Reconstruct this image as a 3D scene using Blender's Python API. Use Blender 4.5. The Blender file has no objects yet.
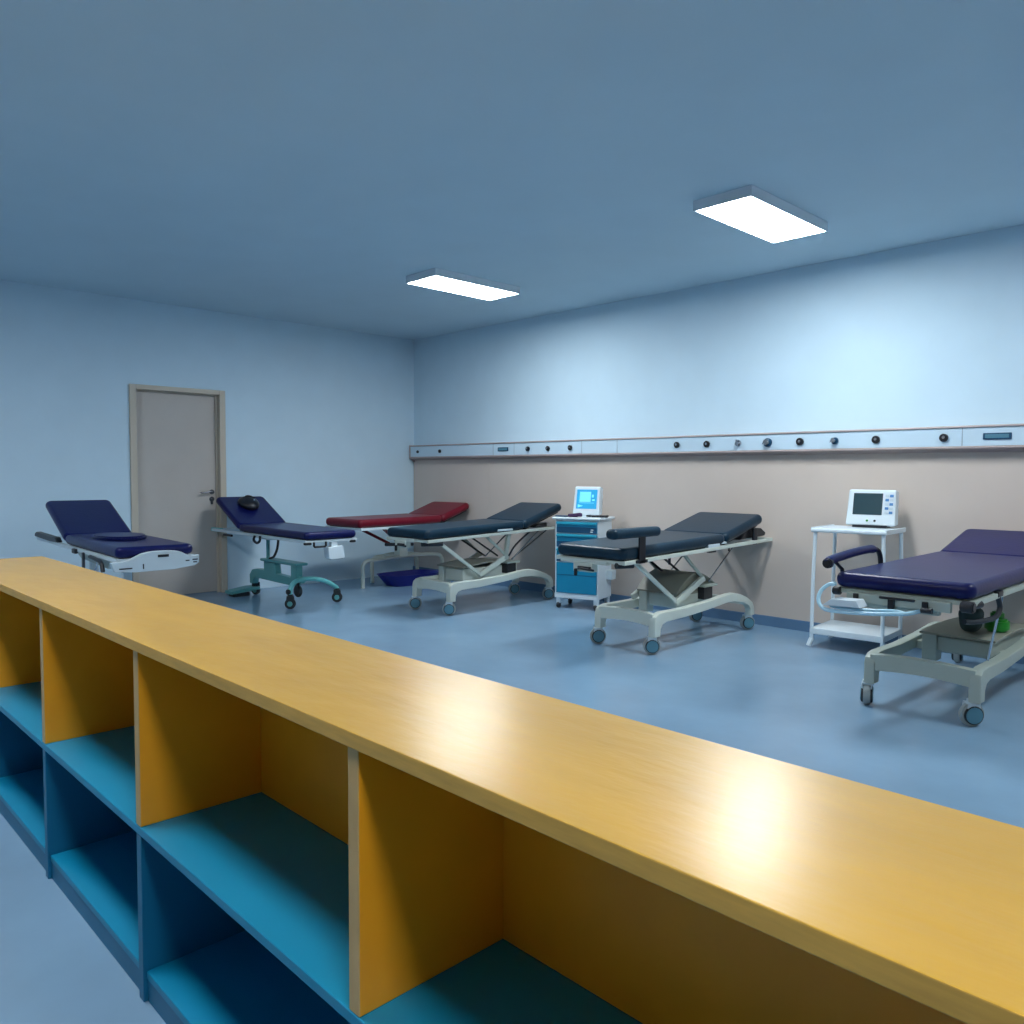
import bpy, bmesh, math, random
from mathutils import Vector, Matrix
random.seed(7)
SC = bpy.context.scene
COL = SC.collection
PI = math.pi

# ------------------------------------------------------------------ materials
def mat(name, col, rough=.5, metal=0., noise=0., nscale=8., bump=0., bscale=60., coat=0., spec=.5,
        emit=None, estr=0., stretch=None):
    m = bpy.data.materials.new(name); m.use_nodes = True
    nt = m.node_tree; b = nt.nodes['Principled BSDF']
    b.inputs['Roughness'].default_value = rough
    b.inputs['Metallic'].default_value = metal
    b.inputs['Coat Weight'].default_value = coat; b.inputs['Coat Roughness'].default_value = .25
    b.inputs['Specular IOR Level'].default_value = spec
    b.inputs['Base Color'].default_value = (*col, 1)
    tc = nt.nodes.new('ShaderNodeTexCoord'); mp = nt.nodes.new('ShaderNodeMapping')
    nt.links.new(tc.outputs['Object'], mp.inputs['Vector'])
    if stretch: mp.inputs['Scale'].default_value = stretch
    if noise > 0:
        n = nt.nodes.new('ShaderNodeTexNoise'); n.inputs['Scale'].default_value = nscale
        n.inputs['Detail'].default_value = 5
        nt.links.new(mp.outputs['Vector'], n.inputs['Vector'])
        r = nt.nodes.new('ShaderNodeValToRGB')
        r.color_ramp.elements[0].position = .3; r.color_ramp.elements[1].position = .7
        r.color_ramp.elements[0].color = (*[c * (1 - noise) for c in col], 1)
        r.color_ramp.elements[1].color = (*[min(1, c * (1 + noise)) for c in col], 1)
        nt.links.new(n.outputs['Fac'], r.inputs['Fac'])
        nt.links.new(r.outputs['Color'], b.inputs['Base Color'])
    if bump > 0:
        n2 = nt.nodes.new('ShaderNodeTexNoise'); n2.inputs['Scale'].default_value = bscale
        n2.inputs['Detail'].default_value = 3
        nt.links.new(mp.outputs['Vector'], n2.inputs['Vector'])
        bp_ = nt.nodes.new('ShaderNodeBump'); bp_.inputs['Strength'].default_value = bump
        bp_.inputs['Distance'].default_value = .01
        nt.links.new(n2.outputs['Fac'], bp_.inputs['Height'])
        nt.links.new(bp_.outputs['Normal'], b.inputs['Normal'])
    if emit:
        b.inputs['Emission Color'].default_value = (*emit, 1)
        b.inputs['Emission Strength'].default_value = estr
    return m

M = {}
M['wall']    = mat('wall_paint', (.59, .77, .89), .75, noise=.02, nscale=3, bump=.06, bscale=150, spec=.3)
M['ceil']    = mat('ceiling_paint', (.55, .70, .79), .85, noise=.02, nscale=2, spec=.2)
M['wallrear'] = mat('bounce_wall_tone', (.42, .40, .38), .75, noise=.02, nscale=3)  # tone of the unseen walls, picked for how much light they bounce back
M['floor']   = mat('vinyl_floor', (.215, .355, .50), .20, noise=.07, nscale=2.2, bump=.05, bscale=14, spec=.5)
M['wain']    = mat('beige_panel', (.60, .525, .47), .45, noise=.02, nscale=3, spec=.4)
M['base']    = mat('blue_vinyl_skirting', (.10, .20, .34), .4)
M['door']    = mat('door_laminate', (.50, .465, .43), .5, noise=.03, nscale=4)
M['frame']   = mat('door_frame_paint', (.55, .49, .40), .45)
M['woodlip'] = mat('rail_wood', (.40, .33, .32), .45, noise=.06, nscale=10, stretch=(1, 6, 6))
M['rail']    = mat('rail_white', (.55, .72, .84), .35)
M['railend'] = mat('rail_seam', (.25, .33, .40), .5)
M['top']     = mat('yellow_worktop', (.64, .355, .030), .42, noise=.07, nscale=3.0, bump=.26, bscale=9, spec=.4, stretch=(1, 3, 1), coat=.60)
M['edge']    = mat('plywood_edge', (.64, .37, .07), .5, noise=.10, nscale=14, stretch=(1, 1, 8))
M['yellow']  = mat('yellow_laminate', (.93, .385, .013), .42, noise=.08, nscale=4)
M['ledge']   = mat('light_ply_edge', (.58, .38, .15), .5, noise=.06, nscale=12)
M['teal']    = mat('teal_laminate', (.0, .245, .43), .42, noise=.05, nscale=4)
M['tealb']   = mat('blue_laminate', (.003, .15, .29), .45, noise=.05, nscale=4)
M['navy']    = mat('navy_vinyl', (.003, .006, .075), .34, noise=.08, nscale=6, bump=.08, bscale=35, spec=.25)
M['steelblue'] = mat('slate_vinyl', (.004, .024, .046), .34, noise=.08, nscale=6, bump=.08, bscale=35, spec=.25)
M['red']     = mat('red_vinyl', (.16, .004, .018), .36, noise=.08, nscale=6, bump=.08, bscale=35, spec=.35)
M['cream']   = mat('cream_steel', (.60, .66, .60), .35, noise=.02, nscale=6)
M['greyed']  = mat('grey_green_steel', (.37, .43, .39), .4, noise=.02, nscale=6)
M['hood']    = mat('olive_cover', (.27, .28, .23), .5, noise=.04, nscale=6)
M['white']   = mat('white_enamel', (.66, .76, .82), .35)
M['bwhite']  = mat('pale_steel', (.55, .66, .72), .35)
M['mint']    = mat('mint_steel', (.10, .36, .38), .35, noise=.03, nscale=6)
M['mintlt']  = mat('light_mint_steel', (.16, .55, .57), .35)
M['black']   = mat('black_plastic', (.006, .008, .014), .4)
M['rubber']  = mat('dark_rubber', (.015, .02, .025), .6)
M['hub']     = mat('blue_grey_hub', (.08, .22, .30), .4)
M['chrome']  = mat('chrome', (.55, .58, .62), .25, metal=1.)
M['cartblue']= mat('cart_blue', (.0, .20, .36), .35, noise=.03, nscale=6)
M['cartlt']  = mat('cart_light_blue', (.02, .32, .46), .35)
M['cartdk']  = mat('cart_recess', (.0, .055, .13), .5)
M['blueb']   = mat('royal_blue_plastic', (.004, .01, .22), .4)
M['green']   = mat('green_plastic', (.01, .22, .01), .4)
M['dkgreen'] = mat('dark_green_fabric', (.012, .035, .035), .7)
M['tube']    = mat('pale_blue_tubing', (.40, .66, .80), .3)
M['purple']  = mat('purple_cuff', (.04, .012, .06), .8)
M['screen1'] = mat('lit_screen', (.0, .1, .2), .3, emit=(.0, .30, .62), estr=.9)
M['screen1b']= mat('lit_screen_window', (.1, .3, .4), .3, emit=(.12, .62, .85), estr=.9)
M['screen2'] = mat('dark_screen', (.018, .05, .065), .25)
M['bright']  = mat('bright_key', (.75, .85, .9), .4)
M['keyblue'] = mat('blue_key', (.06, .22, .5), .4)
M['darkmetal'] = mat('dark_metal', (.10, .11, .13), .3, metal=1.)
M['tyre']    = mat('pale_tyre', (.30, .35, .36), .5)
M['lampdim'] = mat('dimmed_lamp_diffuser', (.9, .9, .9), .5, emit=(.95, .98, 1.0), estr=30.)
M['lamp']    = mat('lamp_diffuser', (.9, .9, .9), .5, emit=(.93, .98, 1.0), estr=39.)
M['housing'] = mat('lamp_housing', (.72, .80, .86), .5)

# ------------------------------------------------------------------ mesh helpers
def BM(): return bmesh.new()

def box(bm, x0, x1, y0, y1, z0, z1, bev=0., seg=2, mi=0):
    r = bmesh.ops.create_cube(bm, size=1.)
    vs = r['verts']
    for v in vs:
        v.co = Vector((x0 + (v.co.x + .5) * (x1 - x0), y0 + (v.co.y + .5) * (y1 - y0), z0 + (v.co.z + .5) * (z1 - z0)))
    fs = set(f for v in vs for f in v.link_faces)
    for f in fs: f.material_index = mi
    if bev > 0:
        es = list(set(e for v in vs for e in v.link_edges))
        d = min(x1 - x0, y1 - y0, z1 - z0)
        rr = bmesh.ops.bevel(bm, geom=es, offset=min(bev, d * .48), segments=seg, profile=.5, affect='EDGES')
        for f in rr['faces']: f.material_index = mi
        vs = list(set(list(v for v in vs if v.is_valid) + list(rr['verts'])))
    return vs

def prism(bm, poly, a0, a1, axis='x', bev=0., seg=2):
    """poly = points in the plane across `axis` ((y,z), (x,z) or (x,y)), swept a0..a1"""
    def P(p, a):
        if axis == 'x': return (a, p[0], p[1])
        if axis == 'y': return (p[0], a, p[1])
        return (p[0], p[1], a)
    A = [bm.verts.new(P(p, a0)) for p in poly]
    B = [bm.verts.new(P(p, a1)) for p in poly]
    n = len(poly)
    fs = [bm.faces.new(A), bm.faces.new(B[::-1])]
    for i in range(n):
        fs.append(bm.faces.new((A[i], B[i], B[(i + 1) % n], A[(i + 1) % n])))
    bmesh.ops.recalc_face_normals(bm, faces=fs)
    if bev > 0:
        es = set(fs[0].edges) | set(fs[1].edges)
        bmesh.ops.bevel(bm, geom=list(es), offset=bev, segments=seg, profile=.5, affect='EDGES', clamp_overlap=True)
    return A + B

def tube(bm, pts, r, seg=10, cap=True):
    pts = [Vector(p) for p in pts]
    n = len(pts); rings = []
    rr = r if isinstance(r, (list, tuple)) else [r] * n
    t0 = (pts[1] - pts[0]).normalized()
    up = Vector((0, 0, 1)) if abs(t0.z) < .9 else Vector((1, 0, 0))
    s = t0.cross(up).normalized()
    for i in range(n):
        if i == 0: t = pts[1] - pts[0]
        elif i == n - 1: t = pts[-1] - pts[-2]
        else: t = (pts[i + 1] - pts[i]).normalized() + (pts[i] - pts[i - 1]).normalized()
        t.normalize()
        s = (s - t * s.dot(t)).normalized(); u = t.cross(s)
        rings.append([bm.verts.new(pts[i] + (s * math.cos(a) + u * math.sin(a)) * rr[i])
                      for a in [2 * PI * k / seg for k in range(seg)]])
    for i in range(n - 1):
        for k in range(seg):
            bm.faces.new((rings[i][k], rings[i][(k + 1) % seg], rings[i + 1][(k + 1) % seg], rings[i + 1][k]))
    if cap:
        bm.faces.new(rings[0][::-1]); bm.faces.new(rings[-1])

def smoothpath(pts, n=6):
    """Catmull-Rom through pts"""
    P = [Vector(p) for p in pts]; P = [P[0] * 2 - P[1]] + P + [P[-1] * 2 - P[-2]]
    out = []
    for i in range(1, len(P) - 2):
        for k in range(n):
            t = k / n; a, b, c, d = P[i - 1:i + 3]
            out.append(.5 * ((2 * b) + (c - a) * t + (2 * a - 5 * b + 4 * c - d) * t * t + (3 * b - a - 3 * c + d) * t ** 3))
    out.append(P[-2]); return out

def bar(bm, p, q, w, h):
    """rectangular bar from p to q, w across x, h in the bar's own normal"""
    p, q = Vector(p), Vector(q); t = (q - p).normalized()
    s = Vector((1, 0, 0)); s = (s - t * s.dot(t)).normalized(); u = t.cross(s)
    vs = []
    for c in (p, q):
        for a, b in ((-1, -1), (1, -1), (1, 1), (-1, 1)):
            vs.append(bm.verts.new(c + s * a * w / 2 + u * b * h / 2))
    F = [(3, 2, 1, 0), (4, 5, 6, 7)] + [(i, (i + 1) % 4, 4 + (i + 1) % 4, 4 + i) for i in range(4)]
    fs = [bm.faces.new([vs[i] for i in f]) for f in F]
    bmesh.ops.recalc_face_normals(bm, faces=fs)
    es = list(set(e for f in fs for e in f.edges))
    bmesh.ops.bevel(bm, geom=es, offset=min(w, h) * .15, segments=1, affect='EDGES')

def cyl(bm, c, r, h, axis='z', seg=24, bev=0., r2=None):
    """cylinder centred at c"""
    m = {'z': Matrix.Identity(4), 'x': Matrix.Rotation(PI / 2, 4, 'Y'), 'y': Matrix.Rotation(-PI / 2, 4, 'X')}[axis]
    rr = bmesh.ops.create_cone(bm, cap_ends=True, segments=seg, radius1=r, radius2=r if r2 is None else r2, depth=h,
                               matrix=Matrix.Translation(c) @ m)
    if bev > 0:
        es = [e for e in set(e for v in rr['verts'] for e in v.link_edges)
              if len([f for f in e.link_faces if len(f.verts) > 4]) == 1]
        bmesh.ops.bevel(bm, geom=es, offset=bev, segments=2, affect='EDGES')

def obj(name, bm, m, parent=None, label=None, kind=None, ang=35):
    me = bpy.data.meshes.new(name)
    bm.normal_update(); bm.to_mesh(me); bm.free()
    for mm in (m if isinstance(m, (list, tuple)) else [m]): me.materials.append(M[mm])
    me.polygons.foreach_set('use_smooth', [True] * len(me.polygons))
    me.set_sharp_from_angle(angle=math.radians(ang))
    o = bpy.data.objects.new(name, me); COL.objects.link(o)
    wn = o.modifiers.new('weighted_normals', 'WEIGHTED_NORMAL'); wn.keep_sharp = True; wn.weight = 60
    if parent is not None: o.parent = parent
    if label: o['label'] = label
    if kind: o['kind'] = kind
    return o

def thing(name, label, cat, loc=(0, 0, 0), rz=0., group=None):
    o = bpy.data.objects.new(name, None); COL.objects.link(o)
    o.empty_display_size = .1
    o.location = loc; o.rotation_euler = (0, 0, rz)
    o['label'] = label; o['category'] = cat
    if group: o['group'] = group
    return o

def tag(o, label, cat, group=None, loc=None, rz=None):
    o['label'] = label; o['category'] = cat
    if group: o['group'] = group
    if loc: o.location = loc
    if rz is not None: o.rotation_euler = (0, 0, rz)
    return o

# ------------------------------------------------------------------ the room
XR, YB, H = 10.6, -9.2, 2.93
def struct(name, bm, m, parent=None):
    return obj(name, bm, m, parent, kind=None if parent else 'structure')

b = BM(); box(b, -.15, XR + .15, YB - .15, .15, -.1, 0); struct('floor', b, 'floor')
b = BM(); box(b, -.15, XR + .15, YB - .15, .15, H, H + .1); struct('ceiling', b, 'ceil')
# left wall with the door opening
DY0, DY1, DZ = -3.43, -2.475, 2.115
b = BM()
box(b, -.15, 0, YB, DY0 + .02, 0, H); box(b, -.15, 0, DY1 - .02, .0, 0, H); box(b, -.15, 0, DY0 + .02, DY1 - .02, DZ - .02, H)
struct('wall_left', b, 'wall')
b = BM(); box(b, 0, XR, 0, .15, 0, H); struct('wall_right', b, 'wall')
b = BM(); box(b, XR, XR + .15, YB, 0, 0, H); struct('wall_far_side', b, 'wallrear')
b = BM(); box(b, 0, XR, YB - .15, YB, 0, H); struct('wall_behind', b, 'wallrear')
# beige panelling below the rail
b = BM()
for x, x1 in ((.012, 1.42), (1.42, 7.6), (7.6, XR)):
    box(b, x + .0006, x1 - .0006, -.018, 0, .08, 1.50, bev=.0012, seg=1)
struct('trim_1', b, 'wain')
b = BM(); prism(b, [(-.026, 0), (-.026, .075), (-.020, .085), (0, .085), (0, 0)], .0, XR, 'x'); struct('baseboard_right', b, 'base')
# door
d = BM()
fw = .062
box(d, -.12, .022, DY0, DY0 + fw, 0, DZ, bev=.004); box(d, -.12, .022, DY1 - fw, DY1, 0, DZ, bev=.004)
box(d, -.12, .022, DY0 + fw, DY1 - fw, DZ - fw * .75, DZ, bev=.004)
df = obj('door_1', d, 'frame', kind='structure')
d = BM(); box(d, -.105, -.06, DY0 + fw + .003, DY1 - fw - .003, .012, DZ - fw * .75 - .004, bev=.002)
leaf = obj('door_leaf', d, 'door', df)
d = BM(); box(d, -.06, -.035, DY1 - fw - .02, DY1 - fw, 0.0, DZ - fw * .75, bev=.002)
box(d, -.06, -.035, DY0 + fw, DY0 + fw + .012, 0.0, DZ - fw * .75, bev=.002)
box(d, -.06, -.035, DY0 + fw + .012, DY1 - fw - .02, DZ - fw * .75 - .012, DZ - fw * .75, bev=.002)
obj('door_stop', d, 'frame', df)
d = BM()
cyl(d, (-.057, -2.60, 1.06), .026, .012, 'x', bev=.003)
cyl(d, (-.035, -2.60, 1.06), .010, .05, 'x')
tube(d, smoothpath([(-.012, -2.60, 1.06), (-.008, -2.64, 1.062), (-.008, -2.69, 1.055), (-.012, -2.735, 1.052)]), .009)
obj('door_handle', d, 'darkmetal', leaf)
d = BM()
cyl(d, (-.057, -2.60, .985), .026, .012, 'x', bev=.003)
box(d, -.06, -.050, -2.613, -2.587, .93, .985, bev=.004); cyl(d, (-.048, -2.60, .985), .009, .02, 'x')
obj('lock_plate', d, 'darkmetal', leaf)

# ------------------------------------------------------------------ ceiling lights
def ceiling_light(x0, x1, y0, y1, label, lm='lamp'):
    cx, cy = (x0 + x1) / 2, (y0 + y1) / 2; w, l = (x1 - x0) / 2, (y1 - y0) / 2
    t = thing('ceiling_light', label, 'ceiling light', (cx, cy, H), 0, 'ceiling light panels')
    b = BM(); e = .012
    box(b, -w - e, w + e, -l - e, l + e, -.012, 0, bev=.002)
    for s in (-1, 1):
        box(b, s * (w + e / 2) - e / 2, s * (w + e / 2) + e / 2, -l - e, l + e, -.062, -.010, bev=.002)
        box(b, -w, w, s * (l + e / 2) - e / 2, s * (l + e / 2) + e / 2, -.062, -.010, bev=.002)
    obj('housing', b, 'housing', t)
    b = BM(); box(b, -w + .001, w - .001, -l + .001, l - .001, -.060, -.045)
    obj('diffuser', b, lm, t, label='glowing white diffuser')
    return t
ceiling_light(5.375, 5.745, -1.935, -.975, 'glowing rectangular ceiling light panel above the teal-topped drawer side of the room, larger in view')['label'] = \
    'larger-looking glowing ceiling light panel, the one nearer the long wall rail and monitor trolley'
ceiling_light(2.61, 2.99, -2.045, -1.105, 'smaller-looking glowing ceiling light panel, the one towards the corner and the door wall')
for n, (cx, cy) in enumerate(((8.4, -1.45), (2.8, -6.02), (5.6, -6.02), (8.4, -6.02))):
    hx, hy = (.19, .48) if n == 0 else (.48, .19)
    ceiling_light(cx - hx, cx + hx, cy - hy, cy + hy,
                  ['ceiling light panel over the long wall beyond the last bed',
                   'ceiling light panel on the bookcase side beside the door wall',
                   'ceiling light panel over the open side of the bookcase, middle of three',
                   'ceiling light panel over the open side of the bookcase, farthest from the door wall'][n], 'lamp' if n == 0 else 'lampdim')

# ------------------------------------------------------------------ low bookcase
yF, yB_, ZT, ZS = -5.539, -5.183, .876, .428
XA, XB = 4.0, 9.7
tt = .026
bc = thing('low_bookcase', 'long yellow-topped open bookcase with teal shelves standing across the foreground', 'bookcase', (0, 0, 0))
b = BM()
vs = box(b, XA - .008, XB, yF - .006, yB_, ZT - tt, ZT, bev=.0025, seg=2)
b.normal_update()
for f in b.faces:
    if abs(f.normal.z) < .5: f.material_index = 1
obj('worktop', b, ['top', 'edge'], bc, label='glossy yellow worktop')
divs = [XA + .015, 4.565, 5.41, 6.218, 7.143, 8.06, 8.97, XB - .015]
yin = -5.232
for k, dx in enumerate(divs):
    h = .0145
    b = BM(); box(b, dx - h, dx + h, yF, yin, ZS, ZT - tt, bev=.0015, seg=1)
    b.normal_update()
    for f in b.faces:
        if f.normal.y < -.5: f.material_index = 1
    obj('upper_divider', b, ['yellow', 'ledge'], bc)
    b = BM(); box(b, dx - h, dx + h, yF, yin, .0, ZS - .021, bev=.0015, seg=1)
    obj('lower_divider', b, 'tealb', bc)
b = BM(); box(b, XA, XB, yF - .001, yin, ZS - .021, ZS, bev=.0015, seg=1); obj('middle_shelf', b, 'teal', bc, label='teal middle shelf')
for a, c in zip(divs[:-1], divs[1:]):
    b = BM(); box(b, a + .0145, c - .0145, yF + .008, yin, .055, .075, bev=.0015, seg=1); obj('bottom_shelf', b, 'teal', bc)
    b = BM(); box(b, a + .0145, c - .0145, yF + .010, yF + .026, 0, .055); obj('plinth', b, 'tealb', bc)
b = BM(); box(b, XA, XB, yin, yB_ + .004, ZS, ZT - tt); obj('upper_back_panel', b, 'yellow', bc, label='yellow back panel')
b = BM(); box(b, XA, XB, yin, yB_ + .004, 0, ZS); obj('lower_back_panel', b, 'tealb', bc, label='teal blue back panel')

# ------------------------------------------------------------------ wall rail
RX0, RX1 = .035, 9.6
hr = thing('wall_service_rail', 'long white wood-edged service rail with gas outlets along the beige panelled wall', 'wall rail', (0, 0, 1.43))
b = BM(); prism(b, [(-.018, 1.45), (-.086, 1.468), (-.088, 1.592), (-.018, 1.600)], RX0 + .004, RX1, 'x'); obj('rail_body', b, 'rail', hr).location = (0, 0, -1.43)
def railpart(name, bm, m, lab=None):
    o = obj(name, bm, m, hr, label=lab); o.location = (0, 0, -1.43); return o
b = BM(); prism(b, [(0, 1.592), (-.094, 1.592), (-.098, 1.597), (-.094, 1.607), (-.02, 1.612), (0, 1.612)], RX0, RX1, 'x'); railpart('top_lip', b, 'woodlip', 'pinkish wooden lip')
b = BM(); prism(b, [(0, 1.43), (-.02, 1.425), (-.094, 1.448), (-.098, 1.456), (-.092, 1.466), (0, 1.466)], RX0, RX1, 'x'); railpart('bottom_lip', b, 'woodlip')
b = BM(); prism(b, [(-.0, 1.40), (-.0, 1.612), (-.098, 1.612), (-.098, 1.45), (-.03, 1.40)], RX0 - .010, RX0 + .004, 'x'); railpart('end_cap', b, 'woodlip')
for x in (1.565, 1.90, 2.87, 3.318, 6.34):
    b = BM(); box(b, x - .002, x + .002, -.0895, -.080, 1.468, 1.592); railpart('panel_joint', b, 'railend')
for x, w in ((1.727, .150), (6.555, .155)):
    b = BM(); box(b, x - w / 2 - .008, x + w / 2 + .008, -.0955, -.084, 1.508, 1.552, bev=.004); s = railpart('socket_panel', b, 'cartdk', 'dark blue rectangular socket')
    b = BM(); box(b, x - w / 2 + .006, x + w / 2 - .006, -.0985, -.0950, 1.517, 1.543, bev=.003); obj('socket_insert', b, 'hub', s)
outs = [(.196, .014, 0), (.628, .017, 0), (2.115, .021, 1), (2.408, .020, 1), (2.72, .021, 1), (4.002, .022, 1), (4.312, .023, 1),
        (4.618, .022, 2), (4.888, .029, 3), (5.164, .024, 1), (5.447, .022, 3), (5.757, .023, 1), (6.224, .023, 1)]
for x, r, k in outs:
    r *= 1.25
    b = BM(); cyl(b, (x, -.096, 1.527), r, .018, 'y', 20, bev=.003)
    s = railpart('gas_outlet', b, 'chrome' if k == 2 else 'black' if k < 3 else 'cartdk')
    b = BM()
    if k == 0: cyl(b, (x, -.108, 1.527), r * .5, .008, 'y', 12)
    elif k == 1: cyl(b, (x + .002, -.108, 1.530), r * .38, .010, 'y', 12)
    elif k == 2:
        cyl(b, (x, -.115, 1.522), r * .55, .03, 'y', 12, bev=.002); cyl(b, (x, -.112, 1.548), r * .35, .02, 'y', 10)
    else:
        cyl(b, (x, -.118, 1.527), r * .62, .03, 'y', 14, bev=.003)
        tube(b, [(x - r, -.118, 1.515), (x - r * .4, -.128, 1.545), (x + r * .6, -.125, 1.552)], .004)
    obj('outlet_valve', b, 'chrome' if k in (1, 2, 3) else 'rubber', s)

# ------------------------------------------------------------------ bed parts
def cushion(bm, x0, x1, y0, y1, z0, z1, r=.028, pr=.05):
    """upholstered slab: rounded rectangle in plan, rounded edges"""
    vs = box(bm, x0, x1, y0, y1, z0, z1)
    vert = [e for e in bm.edges if abs(e.verts[0].co.z - e.verts[1].co.z) > (z1 - z0) * .9 and e.verts[0] in vs]
    bmesh.ops.bevel(bm, geom=vert, offset=min(pr, .45 * min(x1 - x0, y1 - y0)), segments=5, profile=.5, affect='EDGES')
    hor = [e for e in bm.edges if abs(e.verts[0].co.z - e.verts[1].co.z) < 1e-5]
    bmesh.ops.bevel(bm, geom=hor, offset=r, segments=4, profile=.5, affect='EDGES')

def caster(parent, x, y, top, r=.060, turn=0., dark=False, hubm='hub'):
    b = BM()
    cyl(b, (0, 0, top - .006), .024, .016, 'z', 14)
    hz = top - .012
    # fork: two cheeks joined over the wheel
    poly = [(-.022, r * .85), (.022, r * .85), (.034, r * 1.5), (.030, hz), (-.030, hz), (-.034, r * 1.5)]
    for q in (-1, 1): prism(b, poly, q * .023 - .0035, q * .023 + .0035, 'x', bev=.001, seg=1)
    box(b, -.026, .026, -.030, .030, hz - .010, hz, bev=.003)
    c = obj('caster', b, 'rubber' if dark else 'bwhite', parent)
    c.location = (x, y, 0); c.rotation_euler = (0, 0, turn)
    b = BM(); cyl(b, (0, 0, r), r, .036, 'x', 28, bev=.007); w = obj('wheel', b, 'rubber' if dark else 'tyre', c)
    b = BM()
    for q in (-1, 1): cyl(b, (q * .0225, 0, r), r * .80, .012, 'x', 28, bev=.002)
    obj('wheel_rim', b, 'rubber', c)
    b = BM()
    for q in (-1, 1): cyl(b, (q * .0300, 0, r), r * (.48 if dark else .70), .006, 'x', 24, bev=.002)
    obj('wheel_cover', b, hubm, c)
    return c

def bed_top(t, w, L, fold, blen, ang, z0, thick, tilt, vinyl, rail, foot_roll=False, railz=.022, platem='black', head_inset=0.):
    hw = w / 2
    def shear(bm):
        for v in bm.verts: v.co.z += tilt * v.co.y
    b = BM(); cushion(b, -hw, hw, 0, fold, z0, z0 + thick, thick * .42); shear(b); obj('mattress', b, vinyl, t)
    b = BM(); cushion(b, -hw, hw, 0.01, blen, 0, thick * .95, thick * .42)
    R = Matrix.Translation((0, fold - .005, z0 + tilt * fold)) @ Matrix.Rotation(ang, 4, 'X')
    b.transform(R); obj('backrest', b, vinyl, t)
    b = BM(); box(b, -hw + .04, hw - .04, .03, blen - .05, -.016, -.001, bev=.003); b.transform(R); obj('backrest_plate', b, 'black', t)
    # deck frame
    b = BM()
    for s in (-1, 1): box(b, s * (hw - .012) - .014, s * (hw - .012) + .014, .015, L, z0 - .030, z0 - .003, bev=.004)
    for yy in (.015, fold - .05, L - .03): box(b, -hw + .02, hw - .02, yy, yy + .03, z0 - .028, z0 - .005, bev=.004)
    shear(b); obj('deck_frame', b, rail, t)
    b = BM(); box(b, -hw + .03, hw - .03, .05, fold - .06, z0 - .010, z0 - .0005); shear(b); obj('deck_plate', b, platem, t)

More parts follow.
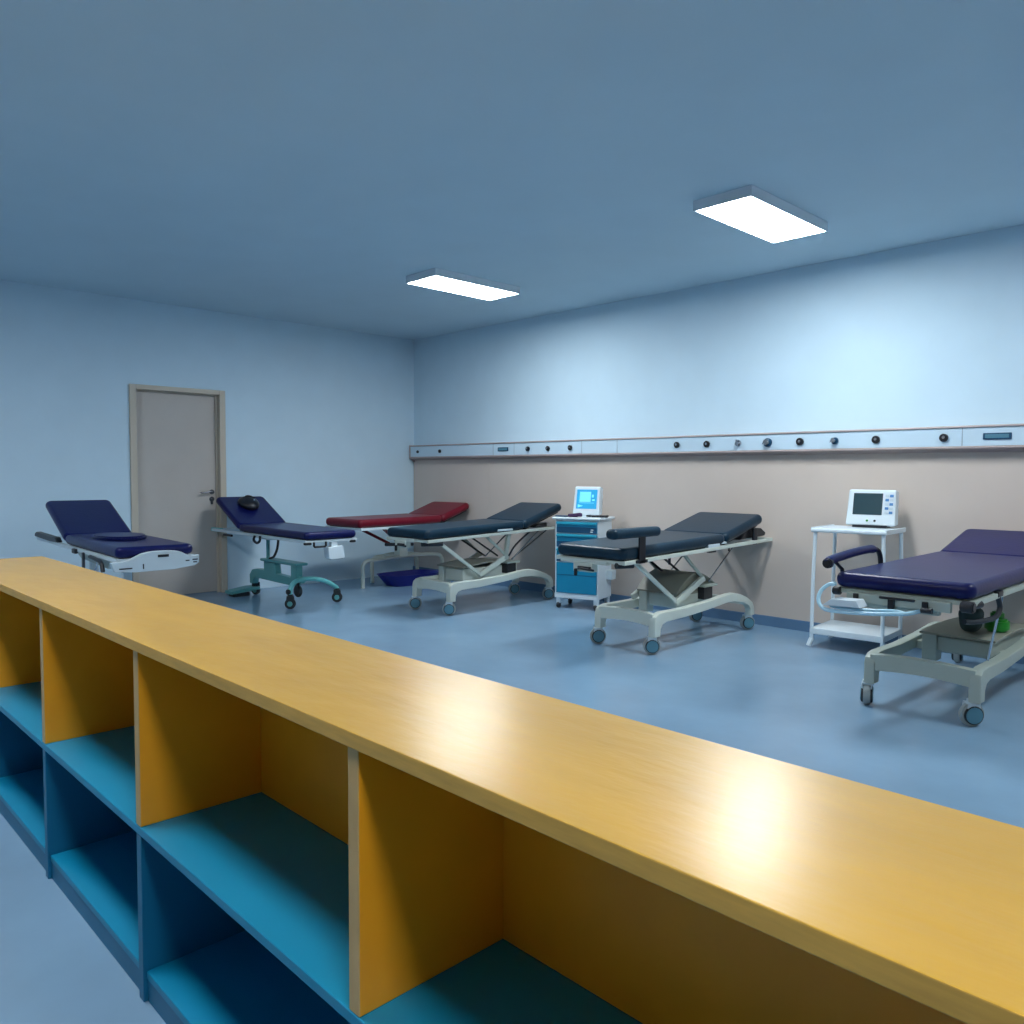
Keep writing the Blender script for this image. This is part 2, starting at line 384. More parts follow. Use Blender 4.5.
def scissor_base(t, w, zdeck, y0=.31, y1=1.68, x0=-.255, x1=.255, m='cream', hood=(-.2, .2, .78, 1.32, .39, .12), hubm='hub',
                 fm=None, cx=-.02, ay=0., linkage=True, turns=(-.65, -.75, -.5, -.6)):
    fm = fm or m
    top = [(y0 - .03, .125), (y0 - .03, .235), (y0 - .02, .268), (y0 + .01, .288), (y0 + .06, .296), (y0 + .35, .296), (y0 + .65, .310), (y0 + .95, .335),
           (y0 + 1.03, .334), (y0 + 1.12, .315), (y0 + 1.22, .28), (y1 - .02, .235), (y1 + .01, .19), (y1 + .015, .125)]
    bot = [(y1 - .04, .125), (y1 - .045, .175), (y1 - .08, .21), (y0 + 1.16, .242), (y0 + 1.03, .265), (y0 + .92, .268), (y0 + .65, .245), (y0 + .35, .226),
           (y0 + .12, .222), (y0 + .065, .208), (y0 + .042, .18), (y0 + .038, .125)]
    for xx in (x0, x1):
        b = BM(); prism(b, top + bot, xx - .03, xx + .03, 'x', bev=.010); obj('side_rail', b, m, t)
    b = BM(); n = 10
    up = [(x0 + (x1 - x0) * k / n, .286 + .012 * math.sin(PI * k / n)) for k in range(n + 1)]
    lo = [(x1 - (x1 - x0) * k / n, .195 + .018 * math.sin(PI * k / n)) for k in range(n + 1)]
    prism(b, up + lo, y0 - .022, y0 + .035, 'y', bev=.006); obj('cross_member', b, m, t)
    b = BM(); box(b, x0, x1, y1 - .10, y1 - .05, .215, .265, bev=.008); obj('cross_member', b, m, t)
    for (xx, yy, tu) in ((x0, y0, turns[0]), (x1, y0, turns[1]), (x0, y1 - .015, turns[2]), (x1, y1 - .015, turns[3])):
        caster(t, xx + cx, yy, .135, turn=tu, hubm=hubm)
    hx0, hx1, hy0, hy1, hz, arch = hood
    b = BM(); box(b, hx0 + .02, hx1 - .03, hy0 + .03, hy1 - .03, .27, hz - .02, bev=.012); box(b, hx0 + .01, hx0 + .09, hy0 + .01, hy0 + .10, .21, hz - .01, bev=.010)
    box(b, x0, x1, hy0 + .18, hy0 + .26, .235, .285, bev=.008)
    obj('motor_housing', b, fm, t)
    b = BM(); n = 12
    up = [(hy0 + (hy1 - hy0) * k / n, hz + arch * math.sin(PI * (k / n) ** .9) + .04 * k / n * (arch > .05)) for k in range(n + 1)]
    lo = [(p[0], p[1] - .012) for p in up[::-1]]
    prism(b, up + lo, hx0, hx1, 'x', bev=.003); obj('base_cover', b, 'hood', t)
    if arch > .05:
        b = BM()
        prism(b, [(hy0 + .03, hz - .03)] + [(p[0], p[1] - .011) for p in up[1:-1]] + [(hy1 - .03, hz - .03)], hx1 - .05, hx1 - .03, 'x'); obj('cover_side', b, 'hood', t)
    zt = zdeck - .015
    if not linkage: return
    for xx in (x0 + .045, x1 - .055):
        if xx > 0:
            b = BM(); bar(b, (xx, .24 + ay, zt), (xx, .78 + ay, .325), .020, .030); obj('lift_arm', b, m, t)
        b = BM(); bar(b, (xx, .76 + ay, .322), (xx, 1.13 + ay, .475), .030, .046); obj('lift_arm', b, m, t)
        b = BM(); bar(b, (xx, .84 + ay, zt + .010), (xx, 1.15 + ay, .455), .018, .024); obj('lift_arm', b, 'greyed', t)
        b = BM(); tube(b, [(xx, 1.2 + ay, .44), (xx, 1.60 + ay, zt + .035)], .007, 8); obj('support_rod', b, 'chrome', t)
    for q, ya in ((.14, .72), (.24, .80)):
        b = BM(); tube(b, [(x0 + q, ya + ay, zt), (x0 + q, ya + .38 + ay, .46)], .009, 8); obj('gas_spring', b, 'rubber', t)
    b = BM(); box(b, x0 + .02, x1 - .02, 1.10 + ay, 1.28 + ay, .405, .425, bev=.005); obj('pivot_plate', b, 'greyed', t)
    b = BM(); box(b, x0 + .04, x1 - .04, 1.12 + ay, 1.24 + ay, .31, .405, bev=.004); obj('pivot_block', b, 'black', t)

def foot_bracket(t, x0, x1, z, m='cream'):
    b = BM(); box(b, x0 - .13, x1 + .12, -.005, .03, z + .012, z + .040, bev=.004)
    box(b, x0, x1, -.015, .045, z - .045, z + .018, bev=.004); obj('foot_bracket', b, m, t)
    b = BM(); box(b, x0 + .05, x1 - .01, -.03, -.012, z - .030, z - .006, bev=.003); cyl(b, (x0 + .035, -.03, z - .05), .012, .05, 'z', 12, bev=.003)
    tube(b, [(x0 + .06, -.03, z - .02), (x1 + .03, -.035, z - .026)], .008, 8)
    obj('release_handle', b, 'black', t)

# ---- bed 4: middle of the room, beside the drawer cart
t = thing('treatment_couch', 'slate blue couch with an upright armrest pad, standing in front of the teal drawer cart', 'treatment couch', (4.611, -2.021, 0), 0, 'mobile treatment couches')
bed_top(t, .610, 1.985, 1.273, .60, math.radians(14.1), .691, .083, .028, 'steelblue', 'cream')
scissor_base(t, .575, .693, y0=.42, y1=1.74, x0=-.235, x1=.255, ay=-.01, hood=(-.18, .19, .79, 1.30, .385, .115))
foot_bracket(t, -.12, .05, .640)
b = BM(); cushion(b, .255, .345, -.145, .385, .842, .908, .028, .042); obj('armrest', b, 'steelblue', t)
b = BM(); box(b, .307, .320, .155, .225, .665, .860, bev=.005); box(b, .290, .320, .13, .25, .668, .690, bev=.004); obj('armrest_post', b, 'black', t)
b = BM(); tube(b, [(.235, .01, .655), (.285, .13, .655)], .020, 12); obj('corner_bumper', b, 'black', t)
b = BM(); box(b, .265, .305, 1.02, 1.18, .712, .742, bev=.004); obj('rail_clamp', b, 'bwhite', t)
b = BM(); box(b, .27, .302, 1.21, 1.28, .734, .750, bev=.003); obj('rail_clamp', b, 'bwhite', t)
b = BM(); box(b, .255, .285, 1.07, 1.16, .675, .692, bev=.003); obj('release_lever', b, 'black', t)
b = BM(); cyl(b, (.285, .55, .655), .010, .055, 'z', 10, bev=.002); obj('adjustment_pin', b, 'black', t)
b = BM(); cyl(b, (.285, 1.34, .690), .008, .040, 'z', 10); obj('adjustment_pin', b, 'black', t)
b = BM(); prism(b, [(1.55, .745), (1.94, .760), (1.955, .785), (1.88, .825), (1.78, .835), (1.62, .80)], -.20, .26, 'x', bev=.008); obj('head_mechanism', b, 'black', t)
b = BM(); box(b, .272, .297, 1.70, 1.76, .70, .835, bev=.01); obj('side_strap', b, 'black', t)

# ---- bed 3
t = thing('treatment_couch', 'slate blue couch without armrest, between the red couch and the drawer cart', 'treatment couch', (2.436, -1.948, 0), .030, 'mobile treatment couches')
bed_top(t, .585, 1.667, 1.248, .59, math.radians(16.8), .690, .082, .028, 'steelblue', 'cream')
scissor_base(t, .555, .691, y0=.28, y1=1.62, x0=-.19, x1=.285, ay=-.08, hood=(-.16, .20, .50, 1.28, .405, .03))
foot_bracket(t, -.13, .02, .650)
b = BM(); box(b, .255, .30, .86, 1.06, .722, .742, bev=.006); obj('rail_clamp', b, 'bwhite', t)
b = BM(); tube(b, smoothpath([(.25, 1.35, .70), (.25, 1.15, .58), (.22, 1.08, .47)]), .009, 8); obj('control_cable', b, 'black', t)
b = BM(); tube(b, [(.26, 1.60, .71), (.22, 1.12, .44)], .006, 8); obj('control_cable', b, 'black', t)
b = BM(); bar(b, (.23, 1.02, .44), (.24, 1.06, .69), .03, .05); obj('lift_arm', b, 'greyed', t)
b = BM(); prism(b, [(1.42, .73), (1.60, .735), (1.60, .775), (1.46, .765)], -.20, .25, 'x', bev=.006); obj('head_mechanism', b, 'black', t)
b = BM(); tube(b, [(.20, .02, .648), (.27, .20, .645)], .02, 12); obj('corner_bumper', b, 'black', t)

# ---- bed 5 (nearest, right)
t = thing('treatment_couch', 'navy blue couch with a padded arm loop and grey-green base, beside the white monitor trolley', 'treatment couch', (6.674, -2.07, 0), -.010, 'mobile treatment couches')
bed_top(t, .668, 2.03, 1.50, .575, math.radians(13.5), .680, .080, .010, 'navy', 'greyed', platem='greyed')
scissor_base(t, .668, .675, y0=.33, y1=1.80, x0=-.262, x1=.262, m='greyed', hood=(-.155, .235, .72, 1.42, .375, .012), ay=.15, linkage=False, turns=(.37, -.75, .2, -.5))
b = BM(); box(b, -.26, .24, -.012, .018, .612, .662, bev=.006); box(b, -.20, .18, .01, .05, .588, .63, bev=.006); obj('foot_board', b, 'greyed', t)
b = BM(); box(b, -.09, .08, -.025, -.010, .648, .660, bev=.003); box(b, -.045, -.015, -.030, -.010, .588, .650, bev=.003); obj('release_handle', b, 'black', t)
b = BM(); box(b, -.22, -.195, -.025, -.010, .60, .66, bev=.003); obj('board_latch', b, 'black', t)
b = BM(); cyl(b, (.14, -.03, .615), .014, .05, 'x', 12); box(b, .115, .14, -.03, -.01, .61, .655, bev=.003); obj('board_latch', b, 'black', t)
b = BM(); cyl(b, (.310, .0, .650), .028, .06, 'x', 16, bev=.006); tube(b, [(.31, 0, .65), (.330, .11, .655)], .018, 12); obj('corner_bumper', b, 'black', t)
b = BM(); cyl(b, (-.318, .01, .660), .022, .04, 'x', 14, bev=.004); obj('corner_bumper', b, 'black', t)
b = BM(); tube(b, smoothpath([(-.31, -.02, .700), (-.35, -.03, .69), (-.375, -.06, .655), (-.37, -.09, .61), (-.33, -.115, .578), (-.26, -.12, .572), (-.1, -.10, .578), (.05, -.06, .592), (.10, -.01, .605)]), .010, 10)
tube(b, smoothpath([(-.31, -.085, .592), (-.24, -.10, .588), (-.1, -.085, .594), (.00, -.06, .600), (.05, -.058, .594)]), .008, 10); obj('foot_hoop', b, 'tube', t, label='pale blue tubing hoop')
b = BM(); prism(b, [(-.335, .596), (-.285, .634), (-.16, .638), (-.14, .604)], -.13, -.03, 'y', bev=.004); obj('paper_tray', b, 'white', t)
b = BM(); arm = smoothpath([(-.335, -.07, .806), (-.338, -.04, .820), (-.34, .10, .832), (-.34, .30, .845), (-.34, .46, .848), (-.34, .50, .845)])
tube(b, arm, .0235, 12); obj('arm_pad', b, 'navy', t)
b = BM(); tube(b, smoothpath([(-.34, .49, .845), (-.34, .56, .838), (-.338, .60, .80), (-.335, .61, .71)]), .014, 12); obj('arm_elbow', b, 'black', t)
b = BM(); cyl(b, (-.335, -.065, .808), .027, .03, 'y', 14, bev=.005); tube(b, [(-.335, .0, .820), (-.330, .09, .765), (-.322, .10, .68)], .010, 10); obj('arm_support', b, 'black', t)
b = BM(); tube(b, smoothpath([(.325, .40, .66), (.33, .42, .60), (.325, .36, .560), (.29, .20, .553), (.26, .12, .56)]), .013, 10); box(b, .315, .34, .36, .44, .660, .69, bev=.006); obj('hanging_strap', b, 'black', t)
b = BM(); box(b, .32, .345, .90, 1.0, .67, .70, bev=.008); obj('rail_clamp', b, 'black', t)
b = BM(); tube(b, [(.32, .50, .66), (.26, .50, .31)], .006, 8); obj('support_rod', b, 'chrome', t)

# things lying on that couch's base cover
b = BM(); cushion(b, -.062, .062, -.075, .075, 0, .135, .04)
for v in b.verts:
    k = 1 - .25 * (1 - v.co.z / .135); v.co.x *= k; v.co.y *= k
tag(obj('fabric_pouch', b, 'dkgreen'), 'dark green pouch lying on the base cover under the navy couch beside the trolley', 'pouch', loc=(6.755, -1.22, .389))
b = BM()
cyl(b, (0, 0, .035), .062, .07, 'z', 20, bev=.012); cyl(b, (0, 0, .085), .035, .05, 'z', 18, bev=.008)
tag(obj('green_bottle', b, 'green'), 'bright green squat bottle beside the dark pouch under the navy couch', 'bottle', loc=(6.855, -1.105, .390))

# ---- red bed
t = thing('treatment_couch', 'dark red couch on white tube legs, standing in the corner of the room', 'treatment couch', (.912, -1.639, 0), math.radians(3.5))
bed_top(t, .63, 1.20, 1.153, .472, math.radians(18.4), .700, .086, .005, 'red', 'white')
b = BM(); box(b, -.26, .26, 1.15, 1.50, .66, .695, bev=.01); obj('head_support', b, 'greyed', t)
b = BM()
def arcleg(bm, x, ya, yb, z):
    tube(bm, smoothpath([(x, ya, .0), (x, ya, .12), (x, ya, z - .06), (x, ya + .05, z - .01), (x, ya + .15, z), (x, (ya + yb) / 2, z + .015), (x, yb - .12, z), (x, yb - .02, z - .05), (x, yb, z - .14), (x, yb, .0)]), .022, 12)
arcleg(b, -.14, .375, 1.56, .30); obj('leg_frame', b, 'cream', t)
b = BM(); arcleg(b, -.42, .72, 1.40, .30); obj('leg_frame', b, 'cream', t)
for yy in (.46, .85):
    b = BM(); tube(b, [(-.14, yy + .44, .305), (-.42, yy + .44, .305)], .018, 10); obj('cross_tube', b, 'cream', t)
b = BM(); box(b, -.22, -.12, .88, 1.0, .31, .69, bev=.01); obj('column', b, 'cream', t)
b = BM(); bar(b, (.24, .36, .675), (.0, .80, .46), .02, .03); obj('lift_arm', b, 'red', t)
b = BM(); bar(b, (-.25, .36, .675), (-.2, .80, .46), .02, .03); obj('lift_arm', b, 'red', t)
for yy in (.52, .66, .80, 1.0):
    b = BM(); box(b, .22, .29, yy, yy + .07, .652, .685, bev=.008); obj('hinge_fitting', b, 'black', t)
b = BM(); tube(b, [(.20, .42, .50), (.20, .80, .48)], .018, 10); obj('foot_lever', b, 'black', t)
b = BM()
n = 24
def ring(a, c, z, cy=.0): return [(a * math.copysign(abs(math.cos(2 * PI * k / n)) ** .6, math.cos(2 * PI * k / n)), cy + c * math.copysign(abs(math.sin(2 * PI * k / n)) ** .6, math.sin(2 * PI * k / n)), z) for k in range(n)]
rs = [ring(.15, .26, .0), ring(.165, .29, .03), ring(.20, .37, .125), ring(.208, .38, .13), ring(.195, .36, .127), ring(.15, .27, .03), ring(.001, .001, .02)]
R_ = [[b.verts.new(p) for p in r] for r in rs]
b.faces.new(R_[0][::-1])
for a_, c_ in zip(R_[:-1], R_[1:]):
    for k in range(n): b.faces.new((a_[k], a_[(k + 1) % n], c_[(k + 1) % n], c_[k]))
b.faces.new(R_[-1])
tag(obj('storage_tub', b, 'blueb'), 'long royal blue plastic tub on the floor under the red couch', 'tub', loc=(.80, -.69, .0))

# ---- bed 2 (mint base, beside the door)
t = thing('treatment_couch', 'navy couch on a mint green wheeled base beside the door, black bag on its backrest', 'treatment couch', (1.919, -2.365, 0), math.radians(90.6))
# local: +y towards the head (world -x), +x = world +y
bed_top(t, .53, 1.87, 1.289, .60, math.radians(27.5), .675, .070, .008, 'navy', 'bwhite')
b = BM()
prism(b, [(.62, .185), (1.25, .195), (1.40, .20), (1.445, .17), (1.46, .13), (1.52, .13), (1.525, .22), (1.47, .275), (1.37, .292), (1.22, .29), (1.22, .385), (1.00, .385),
          (.98, .275), (.70, .265), (.68, .30), (.60, .30)], -.035, .035, 'x', bev=.010)
obj('base_beam', b, 'mint', t)
b = BM(); box(b, -.070, .070, .54, 1.23, .385, .412, bev=.012, seg=3); box(b, -.036, .036, .58, .69, .26, .39, bev=.012); obj('base_cover', b, 'mint', t)
b = BM(); lp = smoothpath([(-.145, .50, .125), (-.14, .505, .18), (-.10, .51, .240), (.0, .52, .262), (.12, .52, .255), (.25, .53, .22), (.37, .55, .155), (.39, .55, .13)]); tube(b, lp, .022, 12)
obj('front_leg', b, 'mintlt', t)
b = BM(); tube(b, smoothpath([(.0, .52, .255), (.0, .60, .25), (.0, .70, .24)]), .032, 12); obj('leg_socket', b, 'mintlt', t)
b = BM(); cyl(b, (-.03, .56, .15), .058, .035, 'x', 22, bev=.008); box(b, -.038, -.022, .545, .575, .15, .25); obj('centre_wheel', b, 'rubber', t)
b = BM(); cyl(b, (-.165, .50, .160), .024, .03, 'x', 16, bev=.004); obj('leg_knob', b, 'rubber', t)
for (xx, yy, tu) in ((-.145, .50, .9), (.39, .55, .9)): caster(t, xx, yy, .135, r=.050, turn=tu, dark=True, hubm='mint')
caster(t, .05, 1.55, .14, r=.045, turn=.6, dark=True, hubm='mint')
b = BM(); prism(b, [(-.235, .030), (.07, .055), (.07, .088), (-.02, .088), (-.235, .060)], 1.50, 1.66, 'y', bev=.008); obj('brake_pedal', b, 'mint', t)
b = BM(); box(b, -.205, -.03, 1.52, 1.64, .0, .036, bev=.006); obj('pedal_foot', b, 'rubber', t)
b = BM(); tube(b, [(-.03, 1.13, .405), (-.03, 1.13, .665)], .018, 12); obj('column', b, 'mint', t)
b = BM(); prism(b, [(.62, .664), (1.22, .668), (1.1, .640), (.75, .628)], -.22, .05, 'x', bev=.004); obj('under_tray', b, 'bwhite', t)
b = BM(); tube(b, smoothpath([(-.04, 1.08, .418), (-.05, .98, .445), (-.07, .88, .52), (-.10, .80, .60), (-.12, .76, .655)]), .012, 8); obj('power_cable', b, 'black', t)
b = BM(); box(b, -.262, -.222, 1.70, 1.905, .655, .695, bev=.008); cyl(b, (-.242, 1.90, .675), .014, .02, 'y', 12); obj('side_arm', b, 'mintlt', t)
b = BM(); box(b, -.285, -.262, 1.40, 1.58, .625, .648, bev=.006); obj('side_handle', b, 'black', t)
b = BM(); tube(b, smoothpath([(-.275, .92, .665), (-.285, .925, .625), (-.285, .87, .600), (-.285, .81, .620), (-.275, .82, .665)]), .012, 8); obj('rail_hook', b, 'black', t)
b = BM(); box(b, -.28, -.215, -.01, .03, .632, .655, bev=.008); obj('corner_bumper', b, 'black', t)
b = BM(); box(b, .19, .24, -.01, .03, .632, .655, bev=.008); obj('corner_bumper', b, 'black', t)
b = BM(); tube(b, [(-.19, .0, .655), (-.19, .0, .622), (-.18, .0, .612), (-.08, .0, .612), (-.07, .0, .622), (-.07, .0, .655)], .010, 8); obj('foot_handle', b, 'black', t)
b = BM(); prism(b, [(-.045, .60), (.10, .615), (.115, .60), (.13, .50), (.11, .49), (-.01, .485), (-.035, .50)], .0, .09, 'y', bev=.012); box(b, .0, .06, .02, .06, .60, .655); obj('control_box', b, 'white', t, label='white control box')
# black bag on the backrest
b = BM()
bmesh.ops.create_uvsphere(b, u_segments=20, v_segments=12, radius=1.)
for v in b.verts:
    x_, y_, z_ = v.co
    v.co = Vector((x_ * .105 * (1 + .12 * y_), y_ * .115, max(z_, -.45) * .060))
tube(b, smoothpath([(-.06, .03, .046), (-.02, .05, .060), (.02, .045, .060), (.06, .02, .048)]), .008, 8)
bag = obj('zipped_bag', b, 'black'); tag(bag, 'small black rounded bag lying on the raised backrest of the mint-based couch', 'bag')
# on the backrest surface
ba = math.radians(27.5); yl = 1.284 + .38 * math.cos(ba); zl = .685 + .38 * math.sin(ba)
nv = Vector((0, -math.sin(ba), math.cos(ba))) * .096
loc = Matrix.Translation((1.919, -2.365, 0)) @ Matrix.Rotation(math.radians(90.6), 4, 'Z') @ Matrix.Translation((-.0, yl + nv.y, zl + nv.z)) @ Matrix.Rotation(ba, 4, 'X')
bag.matrix_world = loc
b = BM(); cushion(b, -.024, .024, -.014, .014, 0, .012, .005)
g = obj('glint_pad', b, 'chrome', bag); g.location = (.02, -.02, .044)  # small chrome pad standing in for the glint on the bag

# ---- bed 1 (far left)
t = thing('treatment_couch', 'navy couch with a moulded white foot board, standing beyond the bookcase end', 'treatment couch', (2.71, -4.191, 0), math.radians(87.5))
bed_top(t, .50, 2.30, 1.355, .706, math.radians(21.7), .706, .072, .003, 'navy', 'bwhite')
b = BM()
prof = smoothpath([(-.30, .685, 0), (-.25, .688, 0), (-.20, .694, 0), (-.15, .715, 0), (-.10, .736, 0), (-.04, .745, 0), (.06, .745, 0), (.13, .736, 0), (.18, .712, 0), (.22, .703, 0), (.262, .705, 0)], 4)
up = [(p.x, p.y) for p in prof]
lo = [(.262, .655), (.23, .635), (.1, .618), (-.15, .615), (-.275, .625)]
prism(b, up + lo, -.050, -.006, 'y', bev=.006); obj('foot_board', b, 'bwhite', t, label='moulded white foot board')
for (xa, xb, za, zb) in ((-.01, .06, .705, .722), (-.25, -.17, .640, .648), (-.105, -.098, .635, .668), (.17, .195, .668, .675), (.215, .25, .672, .680), (.22, .245, .655, .662)):
    b = BM(); box(b, xa, xb, -.0535, -.048, za, zb, bev=.001, seg=1); obj('board_slot', b, 'black', t)
b = BM(); box(b, -.19, -.14, .08, .13, .05, .70, bev=.008); obj('column', b, 'bwhite', t)
b = BM(); box(b, -.03, .03, 1.5, 1.56, .05, .70, bev=.008); obj('column', b, 'bwhite', t)
b = BM(); box(b, -.20, -.13, .05, 1.75, .09, .16, bev=.012); box(b, -.24, .24, .07, .14, .10, .15, bev=.01); box(b, -.24, .24, 1.62, 1.69, .10, .15, bev=.01); obj('base_frame', b, 'bwhite', t)
for (xx, yy) in ((-.22, .105), (.22, .105), (-.22, 1.655), (.22, 1.655)): caster(t, xx, yy, .12, r=.045, turn=.3)
b = BM(); prism(b, [(1.55, .708), (1.62, .745), (2.28, .752), (2.33, .735), (2.33, .710), (1.8, .702)], -.262, -.215, 'x', bev=.008); obj('head_handle', b, 'black', t)
b = BM(); box(b, -.272, -.248, .96, 1.05, .665, .700, bev=.006); obj('rail_clamp', b, 'black', t)
b = BM(); box(b, -.268, -.250, .76, .79, .56, .690, bev=.005); obj('side_strap', b, 'darkmetal', t)
b = BM(); tube(b, smoothpath([(-.262, .58, .675), (-.265, .45, .672), (-.265, .30, .655), (-.265, .26, .60)]), .014, 8); obj('rail_hook', b, 'black', t)
b = BM(); tube(b, smoothpath([(-.262, .55, .56), (-.262, .45, .60), (-.262, .40, .66)]), .006, 8); obj('release_wire', b, 'chrome', t)
b = BM(); prism(b, [(.30, .685), (1.3, .690), (1.1, .62), (.40, .60)], -.20, .02, 'x', bev=.006); obj('under_tray', b, 'greyed', t)
b = BM(); cyl(b, (0, 0, .012), 1., .024, 'z', 36, bev=.0)
for v in b.verts: v.co.x *= .17; v.co.y *= .27
tp = [f for f in b.faces if f.normal.z > .9]
bmesh.ops.bevel(b, geom=[e for e in b.edges if all(v.co.z > .02 for v in e.verts)], offset=.010, segments=3, affect='EDGES')
tag(obj('flat_cushion', b, 'navy'), 'thin oval navy cushion lying flat on the couch with the white foot board', 'cushion', loc=(1.93, -4.17, .7835), rz=PI / 2)

# ------------------------------------------------------------------ drawer cart
cr = math.radians(17)
t = thing('drawer_cart', 'white wheeled cart with teal blue drawers, standing against the beige wall behind a slate couch', 'drawer cart', (3.200, -.43, 0), cr)
W, D = .220, .165
b = BM(); box(b, -W, W, -D, D, .10, .833, bev=.008); obj('body', b, 'white', t)
b = BM(); box(b, -W - .025, W + .03, -D - .025, D + .01, .836, .860, bev=.010, seg=3); obj('worktop', b, 'white', t)
zs = [(.715, .820), (.580, .705), (.445, .570), (.150, .435)]
for k, (z0, z1) in enumerate(zs):
    b = BM(); big = k == 3
    box(b, -W + .02, W - .012, -D - .014, -D + .002, z0, z1, bev=.003)
    d_ = obj('drawer', b, 'cartblue', t)
    if not big:
        b = BM(); box(b, -W + .024, W - .016, -D - .0165, -D - .013, z0 + .002, z0 + .055, bev=.001); obj('grip_recess', b, 'cartdk', d_)
        b = BM(); prism(b, [(-D - .014, z1 - .004), (-D - .030, z1 - .010), (-D - .030, z1 - .022), (-D - .014, z1 - .030)], -W + .024, W - .016, 'x'); obj('grip', b, 'cartlt', d_)
        if k == 0:
            b = BM(); box(b, W - .075, W - .05, -D - .0185, -D - .0160, z0 + .010, z0 + .020); box(b, W - .07, W - .045, -D - .0185, -D - .0160, z0 + .030, z0 + .038); obj('lock_label', b, 'bright', d_)
    else:
        b = BM(); box(b, -W + .024, W - .016, -D - .0165, -D - .013, .318, .323); obj('drawer_seam', b, 'cartdk', d_)
b = BM(); box(b, -W, W, -D - .006, -D + .01, .10, .148, bev=.004); obj('kick_panel', b, 'white', t)
b = BM(); box(b, W - .005, W + .055, D - .13, D - .02, .27, .36, bev=.008); obj('waste_clip', b, 'bwhite', t)
for sx in (-1, 1):
    for sy in (-1, 1):
        b = BM(); box(b, -.022, .022, -.022, .022, .045, .105, bev=.005); c = obj('caster', b, 'white', t); c.location = (sx * (W - .03), sy * (D - .035), 0)
        b = BM(); cyl(b, (0, -.012, .027), .027, .026, 'x', 18, bev=.004); obj('wheel', b, 'rubber', c)

def on_cart(x, y):
    c, s = math.cos(cr), math.sin(cr); return (3.200 + x * c - y * s, -.43 + x * s + y * c)

def monitor(name, label, px, py, z, rz, w, h, lit):
    t = thing(name, label, 'monitor', (px, py, z), rz)
    tl = math.radians(-10)
    b = BM(); vs = box(b, -w / 2, w / 2, -.035, .045, 0.0, h, bev=.012, seg=3)
    for v in b.verts:
        if v.co.z < h * .2: v.co.x *= 1.05
        if v.co.y > .0: v.co.z = v.co.z * .94 + .005
        v.co.y += v.co.z * .18
    obj('case', b, 'white', t)
    sh = lambda bm: [setattr(v.co, 'y', v.co.y + v.co.z * .18) for v in bm.verts]
    if lit:
        b = BM(); box(b, -w * .40, w * .40, -.0375, -.034, h * .22, h * .90, bev=.002); sh(b); s = obj('screen', b, 'screen1', t, label='bright blue lit screen')
        b = BM(); box(b, -w * .28, w * .16, -.039, -.037, h * .46, h * .82); box(b, -w * .30, w * .30, -.039, -.037, h * .42, h * .435)
        prism(b, [(-w * .33, h * .26), (-w * .12, h * .32), (-w * .33, h * .38)], -.039, -.037, 'y'); box(b, w * .20, w * .27, -.039, -.037, h * .62, h * .72); box(b, w * .22, w * .32, -.039, -.037, h * .5, h * .56); sh(b)
        obj('screen_window', b, 'screen1b', s)
    else:
        b = BM(); box(b, -w * .385, w * .235, -.0375, -.034, h * .30, h * .90, bev=.002); sh(b); obj('screen', b, 'screen2', t, label='dark switched-off screen')
        for k in range(5):
            for j in range(2):
                b = BM(); x0 = w * (.29 + .09 * j); z0 = h * (.80 - .115 * k)
                box(b, x0, x0 + w * .075, -.040, -.034, z0, z0 + h * .07, bev=.002); sh(b); obj('key', b, 'keyblue' if (k + j) % 2 else 'bwhite', t)
        for x0, m_ in ((-.02, 'green'), (w * .10, 'black')):
            b = BM(); cyl(b, (x0, -.037, h * .14), .008, .008, 'y', 12); sh(b); obj('button', b, m_, t)
    b = BM(); box(b, -w * .36, w * .36, -.05, .055, -.014, .004, bev=.003); obj('foot', b, 'black' if not lit else 'white', t)
    return t
mx, my = on_cart(.012, .045)
monitor('patient_monitor', 'small white monitor with a lit blue screen on the teal drawer cart', mx, my, .8745, math.radians(17), .262, .268, True)
monitor('patient_monitor', 'white monitor with a dark screen and side keys on the white tube trolley', 5.79, -.225, .8955, math.radians(5), .33, .262, False)
# clutter on the cart
b = BM(); cushion(b, -.07, .07, -.035, .035, 0, .035, .012)
for v in b.verts: v.co.z += .006 * math.sin(40 * v.co.x) * (1 if v.co.z > .01 else 0)
mx, my = on_cart(-.035, -.125); tag(obj('pressure_cuff', b, 'purple'), 'dark purple blood pressure cuff lying in front of the lit monitor on the cart', 'cuff', loc=(mx, my, .8605), rz=.3)
b = BM(); tube(b, smoothpath([(-.07, -.01, .011), (-.04, .025, .011), (.0, -.01, .011), (.04, .025, .011), (.08, .01, .011), (.105, .05, .011), (.095, .10, .011)]), .010, 8)
mx, my = on_cart(.135, -.085); tag(obj('coiled_cable', b, 'black'), 'black cable looped on the cart top beside the lit monitor', 'cable', loc=(mx, my, .8605), rz=.15)
b = BM(); box(b, -.055, .055, -.035, .035, 0, .012, bev=.002); mx, my = on_cart(-.17, -.12); tag(obj('dark_pad', b, 'cartdk'), 'small dark pad on the corner of the drawer cart top', 'pad', loc=(mx, my, .8605), rz=.2)
b = BM(); box(b, -.05, .05, -.03, .03, 0, .006, bev=.001); mx, my = on_cart(.06, -.15); tag(obj('paper_sheet', b, 'bright'), 'small white paper sheet on the front edge of the drawer cart top', 'paper', loc=(mx, my, .8605), rz=.5)

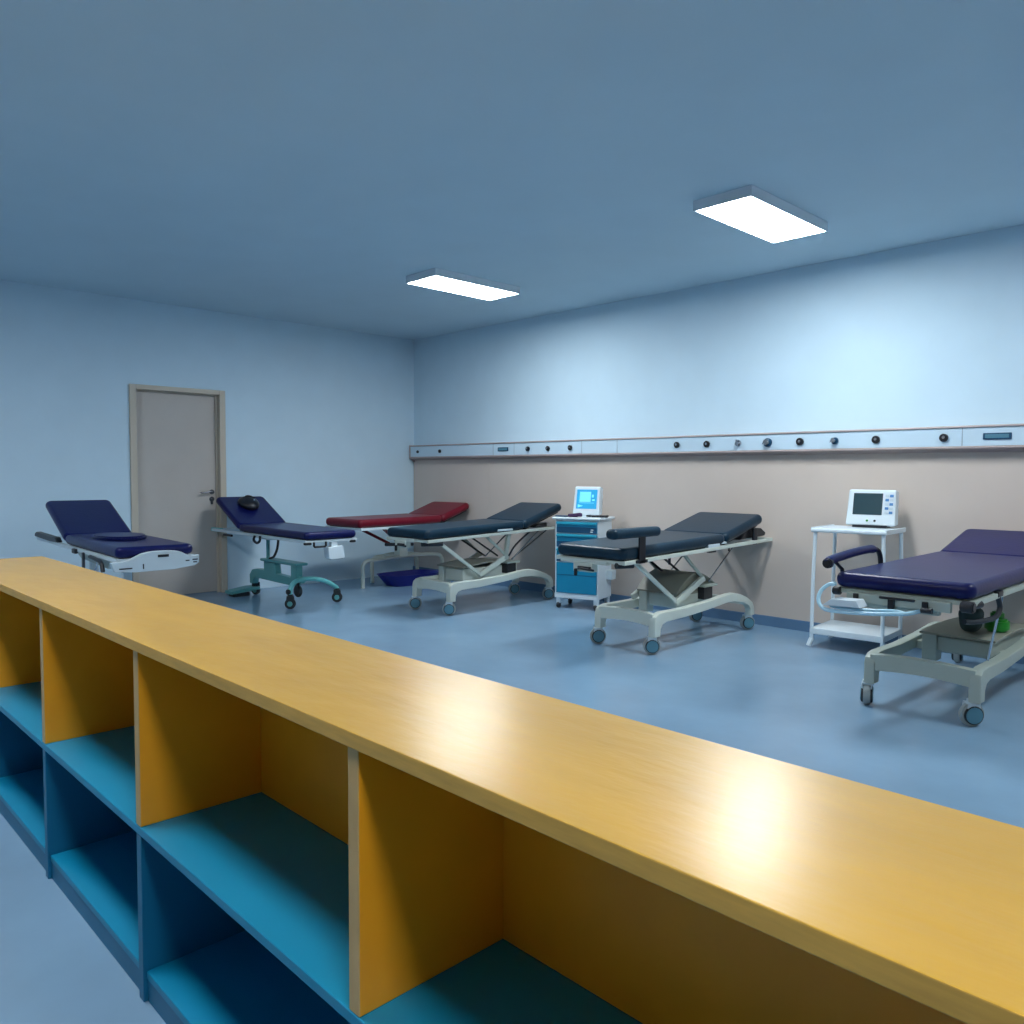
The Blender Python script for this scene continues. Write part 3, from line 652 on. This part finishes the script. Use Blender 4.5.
# ------------------------------------------------------------------ monitor trolley
tr = math.radians(4)
t = thing('monitor_trolley', 'white tube-legged trolley with a flat top and low shelf, standing against the beige wall', 'trolley', (5.748, -.345, 0), tr)
W, D = .248, .205
b = BM(); box(b, -W - .015, W + .015, -D - .015, D + .015, .850, .880, bev=.010, seg=3)
for s in (-1, 1):
    box(b, s * (W + .008) - .006, s * (W + .008) + .006, -D - .012, D + .012, .873, .886, bev=.003)
obj('tray_top', b, 'white', t)
b = BM(); box(b, -W - .01, W + .01, -D - .01, D + .01, .105, .150, bev=.006); obj('low_shelf', b, 'white', t)
for sx in (-1, 1):
    for sy in (-1, 1):
        b = BM(); tube(b, [(sx * (W - .012), sy * (D - .01), .853), (sx * (W - .004), sy * (D - .004), .5), (sx * (W - .002), sy * (D - .004), .14), (sx * (W - .002), sy * (D - .004), .05)], .013, 10)
        l = obj('leg', b, 'white', t)
        b = BM(); tube(b, smoothpath([(sx * (W - .002), sy * (D - .004), .07), (sx * (W + .006), sy * (D + .004), .045), (sx * (W + .014), sy * (D + .01), .016)]), .016, 10); obj('foot', b, 'bright', l)

# ------------------------------------------------------------------ world + camera
w = bpy.data.worlds.new('world'); SC.world = w; w.use_nodes = True
w.node_tree.nodes['Background'].inputs[0].default_value = (.5, .7, .9, 1); w.node_tree.nodes['Background'].inputs[1].default_value = .1
cd = bpy.data.cameras.new('camera'); cam = bpy.data.objects.new('camera', cd); COL.objects.link(cam)
f, pitch, yaw, roll = 804.85, math.radians(2.7794), math.radians(45.8792), math.radians(.2161)
fwv = Vector((-math.sin(yaw) * math.cos(pitch), math.cos(yaw) * math.cos(pitch), -math.sin(pitch)))
rv = Vector((math.cos(yaw), math.sin(yaw), 0)); uv = rv.cross(fwv)
r2 = rv * math.cos(roll) + uv * math.sin(roll); u2 = -rv * math.sin(roll) + uv * math.cos(roll)
mw = Matrix((r2, u2, -fwv)).transposed().to_4x4(); mw.translation = (8.1831, -6.2094, 1.27)
cam.matrix_world = mw
cd.sensor_width = 36; cd.lens = f / 1024 * 36; cd.clip_start = .02
SC.camera = cam
SC.view_settings.view_transform = 'Standard'; SC.view_settings.look = 'None'
SC.view_settings.exposure = .22; SC.view_settings.gamma = 1.
